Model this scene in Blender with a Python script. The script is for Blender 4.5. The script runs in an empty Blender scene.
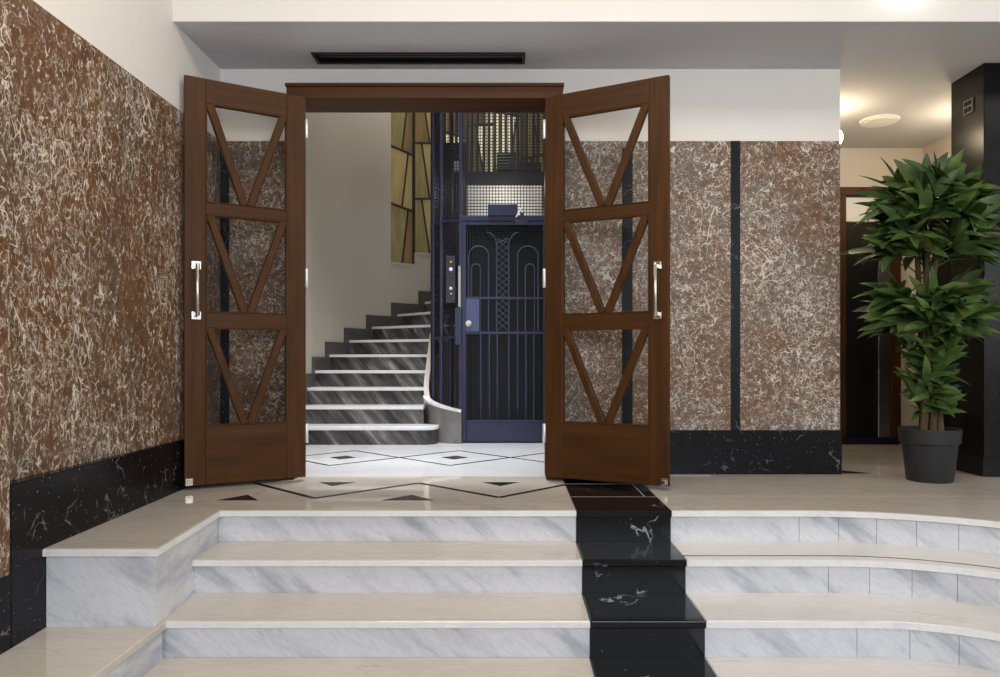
import bpy, bmesh, math, random
from math import pi, sin, cos, sqrt, atan2, radians
from mathutils import Vector, Matrix, Quaternion
random.seed(7)
S = bpy.context.scene
COL = S.collection
ORG = {}

# ------------------------------------------------------------------ helpers
class MB:
    def __init__(s): s.V = []; s.F = []; s.M = []; s.m = 0
    def add(s, vs, fs):
        b = len(s.V); s.V += [tuple(v) for v in vs]
        s.F += [tuple(i + b for i in f) for f in fs]; s.M += [s.m] * len(fs)
    def box(s, x0, x1, y0, y1, z0, z1):
        s.obox(Vector(((x0+x1)/2, (y0+y1)/2, (z0+z1)/2)), (1,0,0), (0,1,0), (0,0,1), abs(x1-x0)/2, abs(y1-y0)/2, abs(z1-z0)/2)
        return s
    def obox(s, c, ax, ay, az, hx, hy, hz):
        c = Vector(c); ax = Vector(ax); ay = Vector(ay); az = Vector(az); vs = []
        for k in (-1, 1):
            for j in (-1, 1):
                for i in (-1, 1): vs.append(c + ax*hx*i + ay*hy*j + az*hz*k)
        s.add(vs, [(0,2,3,1),(4,5,7,6),(0,1,5,4),(2,6,7,3),(0,4,6,2),(1,3,7,5)])
        return s
    def prism(s, poly, z0, z1):
        n = len(poly)
        s.add([(p[0], p[1], z0) for p in poly] + [(p[0], p[1], z1) for p in poly],
              [tuple(range(n-1, -1, -1)), tuple(range(n, 2*n))] + [(i, (i+1) % n, n+(i+1) % n, n+i) for i in range(n)])
        return s
    def prism_y(s, poly, y0, y1):      # poly in x,z
        n = len(poly)
        s.add([(p[0], y0, p[1]) for p in poly] + [(p[0], y1, p[1]) for p in poly],
              [tuple(range(n)), tuple(range(2*n-1, n-1, -1))] + [(i, n+i, n+(i+1) % n, (i+1) % n) for i in range(n)])
        return s
    def wallstrip(s, pts, th, z0s, z1s):   # pts along a plan path; th = thickness to the left normal
        n = len(pts); nor = []
        for i in range(n):
            a = Vector(pts[max(0, i-1)]); b = Vector(pts[min(n-1, i+1)]); d = (b-a).normalized(); nor.append(Vector((-d.y, d.x)))
        vs = []
        for i in range(n):
            p = Vector(pts[i]); q = p + nor[i]*th
            z0 = z0s[i] if hasattr(z0s, '__len__') else z0s; z1 = z1s[i] if hasattr(z1s, '__len__') else z1s
            vs += [(p.x, p.y, z0), (q.x, q.y, z0), (q.x, q.y, z1), (p.x, p.y, z1)]
        fs = [(0,1,2,3), tuple((n-1)*4 + k for k in (3,2,1,0))]
        for i in range(n-1):
            a = i*4; b = a+4
            for k in range(4): fs.append((a+k, b+k, b+(k+1) % 4, a+(k+1) % 4))
        s.add(vs, fs); return s
    def tube(s, pts, r, n=6, close=False):
        pts = [Vector(p) for p in pts]; m = len(pts); rings = []
        up = Vector((0,0,1)); prev = None
        for i in range(m):
            a = pts[max(0, i-1)]; b = pts[min(m-1, i+1)]
            if close: a = pts[i-1]; b = pts[(i+1) % m]
            d = (b-a).normalized()
            if prev is None:
                u = d.cross(Vector((0.31, 0.11, 0.94)))
                if u.length < 1e-3: u = d.cross(Vector((1,0,0)))
            else: u = prev - d*prev.dot(d)
            u.normalize(); prev = u; w = d.cross(u)
            rr = r[i] if hasattr(r, '__len__') else r
            rings.append([pts[i] + (u*cos(2*pi*k/n) + w*sin(2*pi*k/n))*rr for k in range(n)])
        vs = [v for g in rings for v in g]; fs = []
        for i in range(m if close else m-1):
            a = i*n; b = ((i+1) % m)*n
            for k in range(n): fs.append((a+k, a+(k+1) % n, b+(k+1) % n, b+k))
        if not close: fs += [tuple(range(n-1, -1, -1)), tuple((m-1)*n + k for k in range(n))]
        s.add(vs, fs); return s
    def bar(s, a, b, w, d, nrm):        # flat bar a->b, w across, d deep along nrm
        a = Vector(a); b = Vector(b); ax = (b-a).normalized(); az = Vector(nrm).normalized(); ay = az.cross(ax).normalized()
        return s.obox((a+b)/2, ax, ay, az, (b-a).length/2, w/2, d/2)
    def lathe(s, prof, c=(0,0,0), n=32, axis='z'):
        vs = []; fs = []; m = len(prof)
        for (r, h) in prof:
            for k in range(n):
                t = 2*pi*k/n; a, b = r*cos(t), r*sin(t)
                p = {'z': (a, b, h), 'y': (a, h, b), 'x': (h, a, b)}[axis]
                vs.append((p[0]+c[0], p[1]+c[1], p[2]+c[2]))
        for i in range(m-1):
            for k in range(n): fs.append((i*n+k, i*n+(k+1) % n, (i+1)*n+(k+1) % n, (i+1)*n+k))
        fs += [tuple(range(n-1, -1, -1)), tuple((m-1)*n+k for k in range(n))]
        s.add(vs, fs); return s

def obj(name, mb, mat, parent=None, bevel=0, smooth=False, local=False, loc=None, seg=2):
    me = bpy.data.meshes.new(name); o = bpy.data.objects.new(name, me)
    org = Vector((0,0,0))
    if parent is not None: org = Vector(ORG[parent.name])
    off = org.copy()
    if loc is not None: off = Vector(loc)
    V = mb.V if local else [tuple(Vector(v) - off) for v in mb.V]
    me.from_pydata(V, [], mb.F)
    ms = mat if isinstance(mat, (list, tuple)) else [mat]
    for m in ms: me.materials.append(m)
    bm = bmesh.new(); bm.from_mesh(me)
    for f, k in zip(bm.faces, mb.M): f.material_index = k
    bmesh.ops.remove_doubles(bm, verts=bm.verts, dist=1e-6) if False else None
    bmesh.ops.recalc_face_normals(bm, faces=bm.faces); bm.to_mesh(me); bm.free()
    if smooth:
        me.polygons.foreach_set('use_smooth', [True]*len(me.polygons))
        try: me.set_sharp_from_angle(angle=radians(40))
        except Exception: pass
    COL.objects.link(o); ORG[o.name] = off
    if parent is not None: o.parent = parent
    if loc is not None: o.location = Vector(loc) - org
    if bevel:
        b = o.modifiers.new('bevel', 'BEVEL'); b.width = bevel; b.segments = seg; b.limit_method = 'ANGLE'; b.angle_limit = radians(40)
    return o
def struct(o, label=None):
    o['kind'] = 'structure'
    if label: o['label'] = label
    return o
def tag(o, label, cat, group=None):
    o['label'] = label; o['category'] = cat
    if group: o['group'] = group
    return o
def empty(name, loc, rz=0):
    o = bpy.data.objects.new(name, None); COL.objects.link(o); o.location = loc; o.rotation_euler = (0,0,rz)
    o.empty_display_size = .1
    ORG[o.name] = Vector(loc); return o
def lab(o, t): o['label'] = t; return o
def W(px, py, Y): return Vector(((px-512)/720*Y, Y, .7-(py-360)/720*Y))

# ------------------------------------------------------------------ materials
class NT:
    def __init__(s, name):
        s.m = bpy.data.materials.new(name); s.m.use_nodes = True; s.t = s.m.node_tree; s.t.nodes.clear()
        s.out = s.n('ShaderNodeOutputMaterial'); s.b = s.n('ShaderNodeBsdfPrincipled'); s.l(s.b.outputs[0], s.out.inputs[0])
    def n(s, t, **k):
        nd = s.t.nodes.new(t)
        for a, v in k.items(): setattr(nd, a, v)
        return nd
    def l(s, a, b): s.t.links.new(a, b)
    def put(s, sock, v):
        if hasattr(v, 'is_linked') or hasattr(v, 'links'): s.l(v, sock)
        else: sock.default_value = v
    def coord(s, scale=(1,1,1), rot=(0,0,0), loc=(0,0,0)):
        c = s.n('ShaderNodeTexCoord'); m = s.n('ShaderNodeMapping'); s.l(c.outputs['Object'], m.inputs[0])
        m.inputs['Scale'].default_value = scale; m.inputs['Rotation'].default_value = rot; m.inputs['Location'].default_value = loc
        return m.outputs[0]
    def noise(s, vec, scale, detail=4, rough=.55, dist=0, out=0):
        n = s.n('ShaderNodeTexNoise'); s.l(vec, n.inputs['Vector'])
        n.inputs['Scale'].default_value = scale; n.inputs['Detail'].default_value = detail; n.inputs['Roughness'].default_value = rough; n.inputs['Distortion'].default_value = dist
        return n.outputs[out]
    def math(s, op, a, b=0, clamp=False):
        n = s.n('ShaderNodeMath', operation=op); n.use_clamp = clamp; s.put(n.inputs[0], a); s.put(n.inputs[1], b); return n.outputs[0]
    def rng(s, v, a, b, c=0, d=1):
        n = s.n('ShaderNodeMapRange'); n.interpolation_type = 'SMOOTHSTEP'; s.l(v, n.inputs[0])
        for i, x in enumerate((a, b, c, d)): n.inputs[i+1].default_value = x
        return n.outputs[0]
    def ridge(s, v, w): return s.rng(s.math('ABSOLUTE', s.math('SUBTRACT', v, .5)), 0, w, 1, 0)
    def ramp(s, v, stops):
        n = s.n('ShaderNodeValToRGB'); s.l(v, n.inputs[0]); e = n.color_ramp.elements
        while len(e) < len(stops): e.new(.5)
        for x, (p, c) in zip(e, stops): x.position = p; x.color = (*c, 1)
        return n.outputs[0]
    def mix(s, f, a, b):
        n = s.n('ShaderNodeMix', data_type='RGBA'); s.put(n.inputs[0], f)
        for i, v in ((6, a), (7, b)):
            if isinstance(v, tuple): n.inputs[i].default_value = (*v, 1)
            else: s.l(v, n.inputs[i])
        return n.outputs[2]
    def warp(s, vec, scale, amt):
        nz = s.noise(vec, scale, 3, .5, 0, 1)
        a = s.n('ShaderNodeVectorMath', operation='SUBTRACT'); s.l(nz, a.inputs[0]); a.inputs[1].default_value = (.5,.5,.5)
        k = s.n('ShaderNodeVectorMath', operation='SCALE'); s.l(a.outputs[0], k.inputs[0]); k.inputs['Scale'].default_value = amt
        d = s.n('ShaderNodeVectorMath', operation='ADD'); s.l(vec, d.inputs[0]); s.l(k.outputs[0], d.inputs[1]); return d.outputs[0]
    def fin(s, col, rough=.4, metal=0, spec=.5, bump=None, bstr=.1, bdist=.002, coat=0):
        if isinstance(col, tuple): s.b.inputs['Base Color'].default_value = (*col, 1)
        else: s.l(col, s.b.inputs['Base Color'])
        s.put(s.b.inputs['Roughness'], rough); s.b.inputs['Metallic'].default_value = metal
        s.b.inputs['Specular IOR Level'].default_value = spec; s.b.inputs['Coat Weight'].default_value = coat
        if bump is not None:
            b = s.n('ShaderNodeBump'); b.inputs['Strength'].default_value = bstr; b.inputs['Distance'].default_value = bdist
            s.l(bump, b.inputs['Height']); s.l(b.outputs[0], s.b.inputs['Normal'])
        return s.m

def plain(name, col, rough=.5, metal=0, spec=.5, var=.12, scale=6, bstr=.05):
    t = NT(name); v = t.coord(); n = t.noise(v, scale, 5)
    c = t.ramp(n, [(.3, tuple(x*(1-var) for x in col)), (.7, tuple(min(1, x*(1+var)) for x in col))])
    return t.fin(c, rough, metal, spec, n, bstr)
def red_marble(name, stretch, base, vein, k=1, spec=.25):
    t = NT(name); v = t.coord(stretch); w = t.warp(v, 4, .10); w2 = t.warp(t.warp(v, 30, .030), 6, .08)
    b = t.ramp(t.noise(w, 3.0, 8, .62), [(.28, base[0]), (.45, base[1]), (.57, base[2]), (.72, base[3])])
    b = t.mix(t.rng(t.noise(w2, 26, 5, .7), .42, .68, 0, .55), b, base[4])
    def crack(vec, sc, wd):
        n = t.n('ShaderNodeTexVoronoi', feature='DISTANCE_TO_EDGE'); t.l(vec, n.inputs['Vector']); n.inputs['Scale'].default_value = sc
        return t.rng(n.outputs['Distance'], 0, wd, 1, 0)
    reg = t.noise(v, 2.6, 4, .6)                                     # dense and quiet regions
    def masked(c, sc, lo, hi, gain=1): 
        m = t.math('ADD', t.noise(w, sc, 3, .6), t.math('MULTIPLY', t.math('SUBTRACT', reg, .5), .38))
        return t.math('MULTIPLY', t.math('MULTIPLY', c, t.rng(m, lo, hi)), gain)
    a = masked(crack(w2, 15, .055), 19, .53, .59); bb = masked(crack(w2, 30, .085), 33, .51, .57, .9); c = masked(crack(w, 58, .13), 40, .47, .58, .42)
    d = masked(t.ridge(t.noise(w2, 15, 4, .68, .2), .024), 24, .52, .57, .8)
    e = t.math('MULTIPLY', t.ridge(t.noise(v, 2.6, 3, .5, 1.0), .006), t.rng(t.noise(v, 3.3, 2), .52, .58))
    f = t.math('MAXIMUM', t.math('MAXIMUM', t.math('MAXIMUM', a, bb), t.math('MAXIMUM', c, d)), e)
    f = t.math('MULTIPLY', f, t.rng(t.noise(v, 60, 3), .25, .55, .6, 1))
    vc = t.mix(t.noise(v, 9, 3), tuple(x*.65 for x in vein), vein)
    return t.fin(t.mix(t.math('MULTIPLY', f, k), b, vc), .35, 0, spec)
def white_marble(name, base, vein, stretch=(1,1,1), rot=(0,0,0), amt=.6, rough=.18, dark=0, ridge=1.):
    t = NT(name); v = t.coord((1,1,1), rot); m = t.n('ShaderNodeMapping'); t.l(v, m.inputs[0]); m.inputs['Scale'].default_value = stretch
    v = m.outputs[0]; w = t.warp(v, 2, .2)
    n = t.noise(w, 2.2, 7, .58, .2); cl = t.rng(n, .46, .72)
    r = t.math('MULTIPLY', t.math('MULTIPLY', t.ridge(t.noise(w, 3.1, 5, .5), .03), t.rng(t.noise(v, 1.7, 2), .45, .65)), ridge)
    f = t.math('MULTIPLY', t.math('MAXIMUM', t.math('MULTIPLY', cl, .75), r), amt)
    fine = t.noise(v, 30, 5)
    c = t.mix(f, base, vein)
    c = t.mix(t.rng(fine, .35, .75, 0, .16), c, tuple(x*.75 for x in vein))
    return t.fin(c, rough, 0, .65 if rough < .15 else .4)
def black_marble(name, base=(.008,.008,.010), rough=.12, dens=0, spec=.5, vamt=1.):
    t = NT(name); v = t.coord(); w = t.warp(v, 4, .2)
    r = t.math('MULTIPLY', t.ridge(t.noise(w, 7, 3, .5), .018), t.rng(t.noise(v, 5, 3), .58-dens, .66-dens))
    sp = t.math('MULTIPLY', t.rng(t.noise(v, 75, 2), .71-dens*.5, .77-dens*.5), .4)
    r = t.math('MULTIPLY', r, vamt)
    return t.fin(t.mix(t.math('MAXIMUM', r, sp), base, (.42,.42,.44)), rough, 0, spec)
def emit(name, col, st, base=None):
    t = NT(name); t.b.inputs['Emission Color'].default_value = (*col, 1); t.b.inputs['Emission Strength'].default_value = st
    return t.fin(base or col, .3)

M = {}
M['marble_left'] = red_marble('brown veined marble', (1, 1, .62), [(.075,.034,.015),(.135,.060,.025),(.110,.060,.033),(.105,.075,.055),(.23,.145,.085)], (.90,.82,.70), 1.0)
M['marble_back'] = red_marble('brown grey veined marble', (1, 1, 1), [(.095,.050,.024),(.155,.082,.041),(.145,.096,.064),(.190,.155,.135),(.29,.215,.155)], (.90,.84,.76), 1.0)
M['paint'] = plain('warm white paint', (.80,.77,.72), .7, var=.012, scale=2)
M['soffit'] = plain('blue grey ceiling', (.57,.58,.625), .8, var=.012, scale=2)  # one even blue-grey tone, darker than the fascia
M['cream'] = plain('cream wall paint', (.62,.565,.49), .7, var=.015, scale=2)
M['foyer'] = plain('foyer cream paint', (.54,.49,.42), .7, var=.015, scale=2)
M['riser'] = white_marble('white marble riser', (.73,.74,.77), (.20,.22,.27), (.9,.9,4.2), (0,radians(-38),0), .75, .3, 0, .35)
M['tread'] = white_marble('beige polished marble', (.60,.545,.47), (.42,.37,.305), (.6,1.6,1), (0,0,.15), .6, .05)
M['nosing'] = white_marble('white polished nosing', (.82,.82,.82), (.6,.6,.62), (1,1,1), (0,0,0), .35, .2)
M['foyer_floor'] = white_marble('cool-lit foyer marble', (.80,.80,.81), (.60,.61,.63), (.6,1.6,1), (0,0,.1), .5, .12)  # landing marble made whiter to stand in for the cool foyer light
M['black'] = black_marble('black veined marble', (.006,.006,.007), .12, -.02, .22)
M['black_base'] = black_marble('black marble base', (.006,.006,.0075), .25, .07, .18, .3)
M['black_strip'] = black_marble('black marble strip', (.011,.012,.014), .35, .05, .15, .3)
M['inlay'] = plain('black floor inlay', (.014,.012,.011), .25, 0, .3)
def streak():
    t = NT('grey streaked marble'); v = t.coord((1,1,1), (0, radians(40), 0))
    m = t.n('ShaderNodeMapping'); t.l(v, m.inputs[0]); m.inputs['Scale'].default_value = (9, 5, 1.1)
    w = t.warp(m.outputs[0], .8, .5); sn = t.noise(w, 1.5, 6, .62)
    c = t.ramp(sn, [(.34, (.028,.027,.028)), (.47, (.07,.067,.066)), (.58, (.15,.145,.14)), (.70, (.38,.365,.35))])
    return t.fin(c, .3, 0, .3)
M['streak'] = streak()
M['curb'] = white_marble('grey marble curb', (.22,.21,.20), (.11,.105,.10), (4,4,.8), (0,.2,0), .8, .35)
M['skirt'] = white_marble('dark grey marble skirting', (.10,.092,.085), (.045,.042,.042), (2,2,6), (0,.5,0), .8, .35)
def wood(name, c0, c1, stretch, rough=.42):
    t = NT(name); v = t.coord(stretch); w = t.warp(v, 1.5, .3); n = t.noise(w, 3.2, 7, .62)
    return t.fin(t.ramp(n, [(.30, c0), (.68, c1)]), rough, 0, .15, n, .05)
M['wood_v'] = wood('dark walnut vertical grain', (.042,.0165,.0042), (.080,.032,.0082), (9,9,.5))
M['wood_h'] = wood('dark walnut horizontal grain', (.042,.0165,.0042), (.080,.032,.0082), (.5,9,9))
M['chrome'] = plain('polished nickel', (.50,.46,.40), .2, 1, var=.03)
M['hinge'] = plain('satin steel hinge', (.80,.80,.80), .4, .7, var=.03)
M['void'] = plain('matt black metal', (.005,.005,.0055), .5, 0, .25)
M['navy'] = plain('navy enamel', (.016,.020,.056), .35, .0, .4, .15, 9)
M['navy_dark'] = plain('dark navy wire', (.006,.007,.013), .5)
M['car'] = plain('dark lift car lining', (.010,.011,.018), .5)
M['lift_white'] = plain('white lift panel', (.85,.84,.80), .5)
M['machine'] = plain('dark greasy metal', (.02,.02,.02), .5)
M['pot'] = plain('anthracite plastic', (.022,.023,.026), .5, 0, .4)
M['soil'] = plain('dark potting soil', (.02,.014,.010), .95, 0, .2, .5, 40, .6)
M['cane'] = plain('brown green cane', (.085,.060,.026), .7, 0, .3, .5, 18, .3)
M['pillar'] = plain('black pillar stone', (.0055,.005,.005), .26, 0, .2, .4, 12, .1)
M['steel'] = plain('brushed steel', (.55,.55,.55), .3, 1, var=.05)
M['socket'] = plain('dark socket plate', (.13,.12,.10), .35)
M['white_plastic'] = plain('white plastic', (.85,.84,.82), .4, var=.02)
M['lamp_cool'] = emit('lit opal lamp', (1, .95, .87), 2.6, (.9,.9,.88))
M['lamp_warm'] = emit('lit opal globe', (1, .80, .52), 40, (.9,.88,.8))
M['btn_violet'] = emit('violet button', (.42, .28, 1), 2.2)
M['btn'] = plain('pale button', (.7,.7,.66), .3)
def leafmat():
    t = NT('leaf green'); v = t.coord(); n = t.noise(v, 7, 4); oi = t.noise(v, 2.0, 1)
    c = t.ramp(n, [(.28, (.020,.048,.011)), (.5, (.052,.098,.022)), (.72, (.135,.200,.048))])
    return t.fin(c, .42, 0, .4)
M['leaf'] = leafmat()
def glass(name, tint, ior=1.5):
    m = bpy.data.materials.new(name); m.use_nodes = True; t = m.node_tree; t.nodes.clear()
    o = t.nodes.new('ShaderNodeOutputMaterial'); mx = t.nodes.new('ShaderNodeMixShader'); a = t.nodes.new('ShaderNodeBsdfTransparent'); b = t.nodes.new('ShaderNodeBsdfGlossy')
    a.inputs[0].default_value = (*tint, 1); b.inputs['Roughness'].default_value = .02; f = t.nodes.new('ShaderNodeFresnel'); f.inputs[0].default_value = ior
    t.links.new(f.outputs[0], mx.inputs[0]); t.links.new(a.outputs[0], mx.inputs[1]); t.links.new(b.outputs[0], mx.inputs[2]); t.links.new(mx.outputs[0], o.inputs[0])
    return m
M['glass'] = glass('clear door glass', (.985,.985,.98), 1.17)
def stained(name, col, st):
    t = NT(name); v = t.coord((6,6,.8)); n = t.noise(v, 2.5, 4)
    c = t.ramp(n, [(.3, tuple(x*.6 for x in col)), (.7, col)])
    t.l(c, t.b.inputs['Emission Color']); t.b.inputs['Emission Strength'].default_value = st  # emission stands in for daylight behind the panes
    return t.fin(c, .25)
M['gold'] = [stained('gold stained glass', (.36,.275,.12), .30), stained('olive stained glass', (.25,.205,.09), .26), stained('amber stained glass', (.20,.135,.055), .25), stained('sunlit stained glass', (.75,.68,.42), .85)]
M['lead'] = plain('dark lead came', (.03,.024,.016), .5)

# ------------------------------------------------------------------ setting constants
FY = 4.42            # door wall face
LX = -1.79           # left wall face
BX = -1.775          # left base face
SOF = 2.486
MT = 2.044           # marble top
BT = .27             # base top
RC = (1.36, 2.0)     # centre of the curved steps
YK = {1: 3.349, 2: 3.060, 3: 2.753, 4: 2.455}
ZK = {1: 0., 2: -.149, 3: -.297, 4: -.445, 5: -.592}
SX0, SX1 = .30, .742 # black stripe

def arc_pts(k, off=0, n=20, ylow=-2.5):
    R = YK[k] - RC[1] + off
    pts = [(RC[0] + R*sin(i/n*pi/2), RC[1] + R*cos(i/n*pi/2)) for i in range(n+1)]
    return pts + [(RC[0]+R, ylow)]

# floors ------------------------------------------------------------
f = MB()
f.prism([(LX, 2.667), (-1.315, 2.667), (-1.358, YK[1]), (SX0, YK[1]), (SX0, 4.34), (LX, 4.34)], -.03, 0)
f.prism([(SX1, YK[1])] + arc_pts(1) + [(6.5, -2.5), (6.5, 6.3), (1.2, 6.3), (1.2, 4.34), (SX1, 4.34)], -.03, 0)
floor = struct(obj('floor', f, M['tread'], bevel=.006))
f = MB(); f.prism([(-2.0, 4.34), (1.2, 4.34), (1.2, 8.6), (-2.0, 8.6)], -.03, 0)
struct(obj('floor', f, M['foyer_floor']), 'foyer floor beyond the open doors, whitened for its cool light')
f = MB(); f.box(SX0, SX1, YK[1], 4.34, -.03, .0005)
o = obj('black_floor_band', f, M['black'], floor, bevel=.004); lab(o, 'black marble band crossing the landing')
j = MB(); j.box(SX0, .68, 4.060, 4.066, .0005, .0012); j.box(SX0, SX1, 3.678, 3.684, .0005, .0012); j.box(.676, .682, 3.68, 4.06, .0005, .0012)
obj('slab_joint', j, plain('pale joint', (.35,.34,.33), .4), floor)  # pale tone stands in for light glancing off the joints
# landing inlay
LN = MB()
def line(mb, a, b, w, z=.0012):
    mb.bar((a[0], a[1], z/2), (b[0], b[1], z/2), w, z, (0,0,1))
pts = [(-1.46, 4.09), (-1.0, 3.645), (-.53, 4.095), (-.065, 3.665), (.30, 4.04)]
for a, b in zip(pts, pts[1:]): line(LN, a, b, .030)
for cx, w in ((-1.37, .105), (-.52, .13)): LN.prism([(cx-w, 3.59), (cx+w, 3.59), (cx, 3.735)], 0, .0012)
for cx in (-1.0, -.065): LN.prism([(cx-.105, 4.12), (cx+.105, 4.12), (cx, 4.0)], 0, .0012)
LN.prism([(2.03, 4.44), (2.22, 4.44), (2.03, 4.62)], 0, .0012)
o = obj('black_inlay', LN, M['inlay'], floor); lab(o, 'black zigzag and triangle inlay on the landing')
FI = MB()
for cx in (-1.21, -.41, .39):
    c = (cx, 5.165); h = .392
    q = [(cx, 5.165+h), (cx+.398, 5.165), (cx, 5.165-h), (cx-.398, 5.165)]
    for i in range(4): line(FI, q[i], q[(i+1) % 4], .023, .0016 if i % 2 else .0011)
    FI.prism([(cx, 5.165+.10), (cx+.095, 5.165), (cx, 5.165-.10), (cx-.095, 5.165)], 0, .0014)
ff = [o for o in bpy.data.objects if o.name == 'floor.001'][0]
o = obj('diamond_inlay', FI, M['inlay'], ff); lab(o, 'black diamond inlay in the foyer floor')
TJ = MB()
TJ.box(SX1, 2.5, 3.70, 3.705, 0, .0008); TJ.box(1.85, 1.855, 3.70, 4.41, 0, .0008); TJ.box(LX, SX0, 3.50, 3.504, 0, .0008); TJ.box(-1.2, -1.196, 3.36, 3.50, 0, .0008); TJ.box(-.3, -.296, 3.36, 3.50, 0, .0008)
TJ.box(2.5, 2.505, 3.0, 4.4, 0, .0008)
obj('tile_joint', TJ, plain('beige joint', (.40,.35,.29), .4), floor)
f = MB(); f.box(LX, 2.2, -2.9, 2.5, -.64, -.592)
struct(obj('floor', f, M['tread']), 'lower hall floor in front of the steps')

# entrance steps ------------------------------------------------------------
st = empty('entrance_steps', (-.5, 2.9, -.592))
tag(st, 'broad white marble steps with beige treads and black stripe up to the landing', 'steps')
def rs(name, mb, mat, bev=.005): return obj(name, mb, mat, st, bevel=bev)
for k in (2, 3, 4):
    a = MB(); z = ZK[k]; yb = YK[k-1] + .05
    x0 = {2: -1.375, 3: -1.352, 4: -1.36}[k]
    a.box(x0, SX0-.001, YK[k], yb, z-.03, z); o = rs('tread', a, M['tread'])
    a = MB(); a.box(x0, SX0-.001, YK[k]-.0035, YK[k]+.001, z-.028, z-.003); obj('nosing', a, M['nosing'], o, bevel=.002)
    a = MB(); a.box(SX0, SX1, YK[k]-.004, yb, z-.03, z+.0005); lab(rs('black_tread', a, M['black']), 'polished black marble tread')
    a = MB(); fr = [(SX1+.001, YK[k])] + arc_pts(k); bk = [(SX1+.001, yb)] + [(p[0], p[1]) for p in arc_pts(k, YK[k-1]-YK[k]+.05)]
    vs = [(p[0], p[1], z-.03) for p in fr] + [(p[0], p[1], z) for p in fr] + [(p[0], p[1], z) for p in bk] + [(p[0], p[1], z-.03) for p in bk]
    n = len(fr); fs = []
    for i in range(n-1):
        for q in range(4): fs.append((q*n+i, q*n+i+1, ((q+1) % 4)*n+i+1, ((q+1) % 4)*n+i))
    fs += [(0, n, 2*n, 3*n), (n-1, 4*n-1, 3*n-1, 2*n-1)]
    a.add(vs, fs); o = lab(rs('tread', a, white_marble('curved tread marble', (.67,.64,.60), (.50,.48,.45), (.6,1.6,1), (0,0,.1), .5, .12)), 'curved marble tread sweeping round to the right')
    fr2 = [(SX1+.001, YK[k]-.003)] + arc_pts(k, -.003)
    a = MB(); a.wallstrip(fr2, .004, z-.028, z-.003); obj('nosing', a, M['nosing'], o)
    if k == 2:
        a = MB(); q = [(SX1+.001, YK[k]+.058)] + arc_pts(k, .058); a.wallstrip(q, .009, z-.002, z+.001); lab(obj('black_line', a, M['inlay'], o), 'thin black line inlaid along the curved tread')
for k in (1, 2, 3, 4):
    z1 = ZK[k] - .03; z0 = ZK[k+1]; y = YK[k] + .02
    a = MB(); a.box(-1.375, SX0-.001, y, y+.02, z0, z1); rs('riser', a, M['riser'], .001)
    a = MB(); a.box(SX0, SX1, y-.003, y+.02, z0, z1); lab(rs('black_riser', a, M['black'], .001), 'black marble riser with white veins')
    # tiled curved riser
    a = MB(); R = YK[k] - RC[1] + .02
    starts = {1: [1.345], 2: [1.355], 3: [1.33], 4: [1.30]}[k]
    xs = [SX1+.001] + starts
    for p, q in zip(xs, xs[1:]):
        q = min(q, RC[0]); a.box(p, q-.003, y, y+.02, z0, z1) if q-p > .01 else None
    a.box(min(xs[-1], RC[0]), RC[0], y, y+.02, z0, z1) if xs[-1] < RC[0] else None
    th = 0.0; first = True
    step = .165/R
    if xs[-1] > RC[0]: th = 0
    while th < pi/2:
        t1 = min(pi/2, th + step)
        seg = [(RC[0] + R*sin(th + (t1-th-.0025/R)*i/6), RC[1] + R*cos(th + (t1-th-.0025/R)*i/6)) for i in range(7)]
        a.wallstrip(seg, .02, z0, z1); th = t1
    o = rs('riser', a, M['riser'], 0); lab(o, 'curved riser faced with white marble tiles')
    g = MB(); q = [(SX1+.002, y+.004)] + arc_pts(k, .024); g.wallstrip(q, .012, z0, z1-.001); obj('grout', g, plain('grey grout', (.45,.45,.46), .8), o)
a = MB(); zz = -.03
a.prism([(BX, 2.687), (-1.333, 2.687), (-1.376, 3.37), (-1.40, 3.37), (-1.355, 2.71), (BX, 2.71)], ZK[3]-.0, zz); lab(rs('side_block', a, M['riser'], .001), 'white marble block ending the landing beside the wall')
a = MB(); a.prism([(LX+.015, 2.6635), (-1.3115, 2.6635), (-1.3545, YK[1]-.0035), (-1.359, YK[1]), (-1.316, 2.668), (LX+.015, 2.668)], -.028, -.003); a.box(-1.356, SX0-.001, YK[1]-.0035, YK[1]+.001, -.028, -.003); rs('nosing', a, M['nosing'], .0015)
a = MB(); a.wallstrip([(SX1+.001, YK[1]-.003)] + arc_pts(1, -.003), .004, -.028, -.003); rs('nosing', a, M['nosing'], 0)
a = MB(); a.box(SX0, SX1, YK[1]-.005, YK[1]+.006, -.03, .0004); lab(rs('black_tread', a, M['black'], .002), 'black nosing at the landing edge')
a = MB(); a.box(BX, -1.32, 1.2, 2.752, ZK[3]-.03, ZK[3]); a.box(BX, -1.3525, 2.7521, 2.85, ZK[3]-.03, ZK[3]); lab(rs('side_slab', a, M['tread'], .005), 'beige marble ledge below the block')
a = MB(); a.box(-1.36, -1.335, 1.2, 2.75, ZK[5], ZK[3]-.03); rs('side_block', a, M['riser'], .001)

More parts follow.
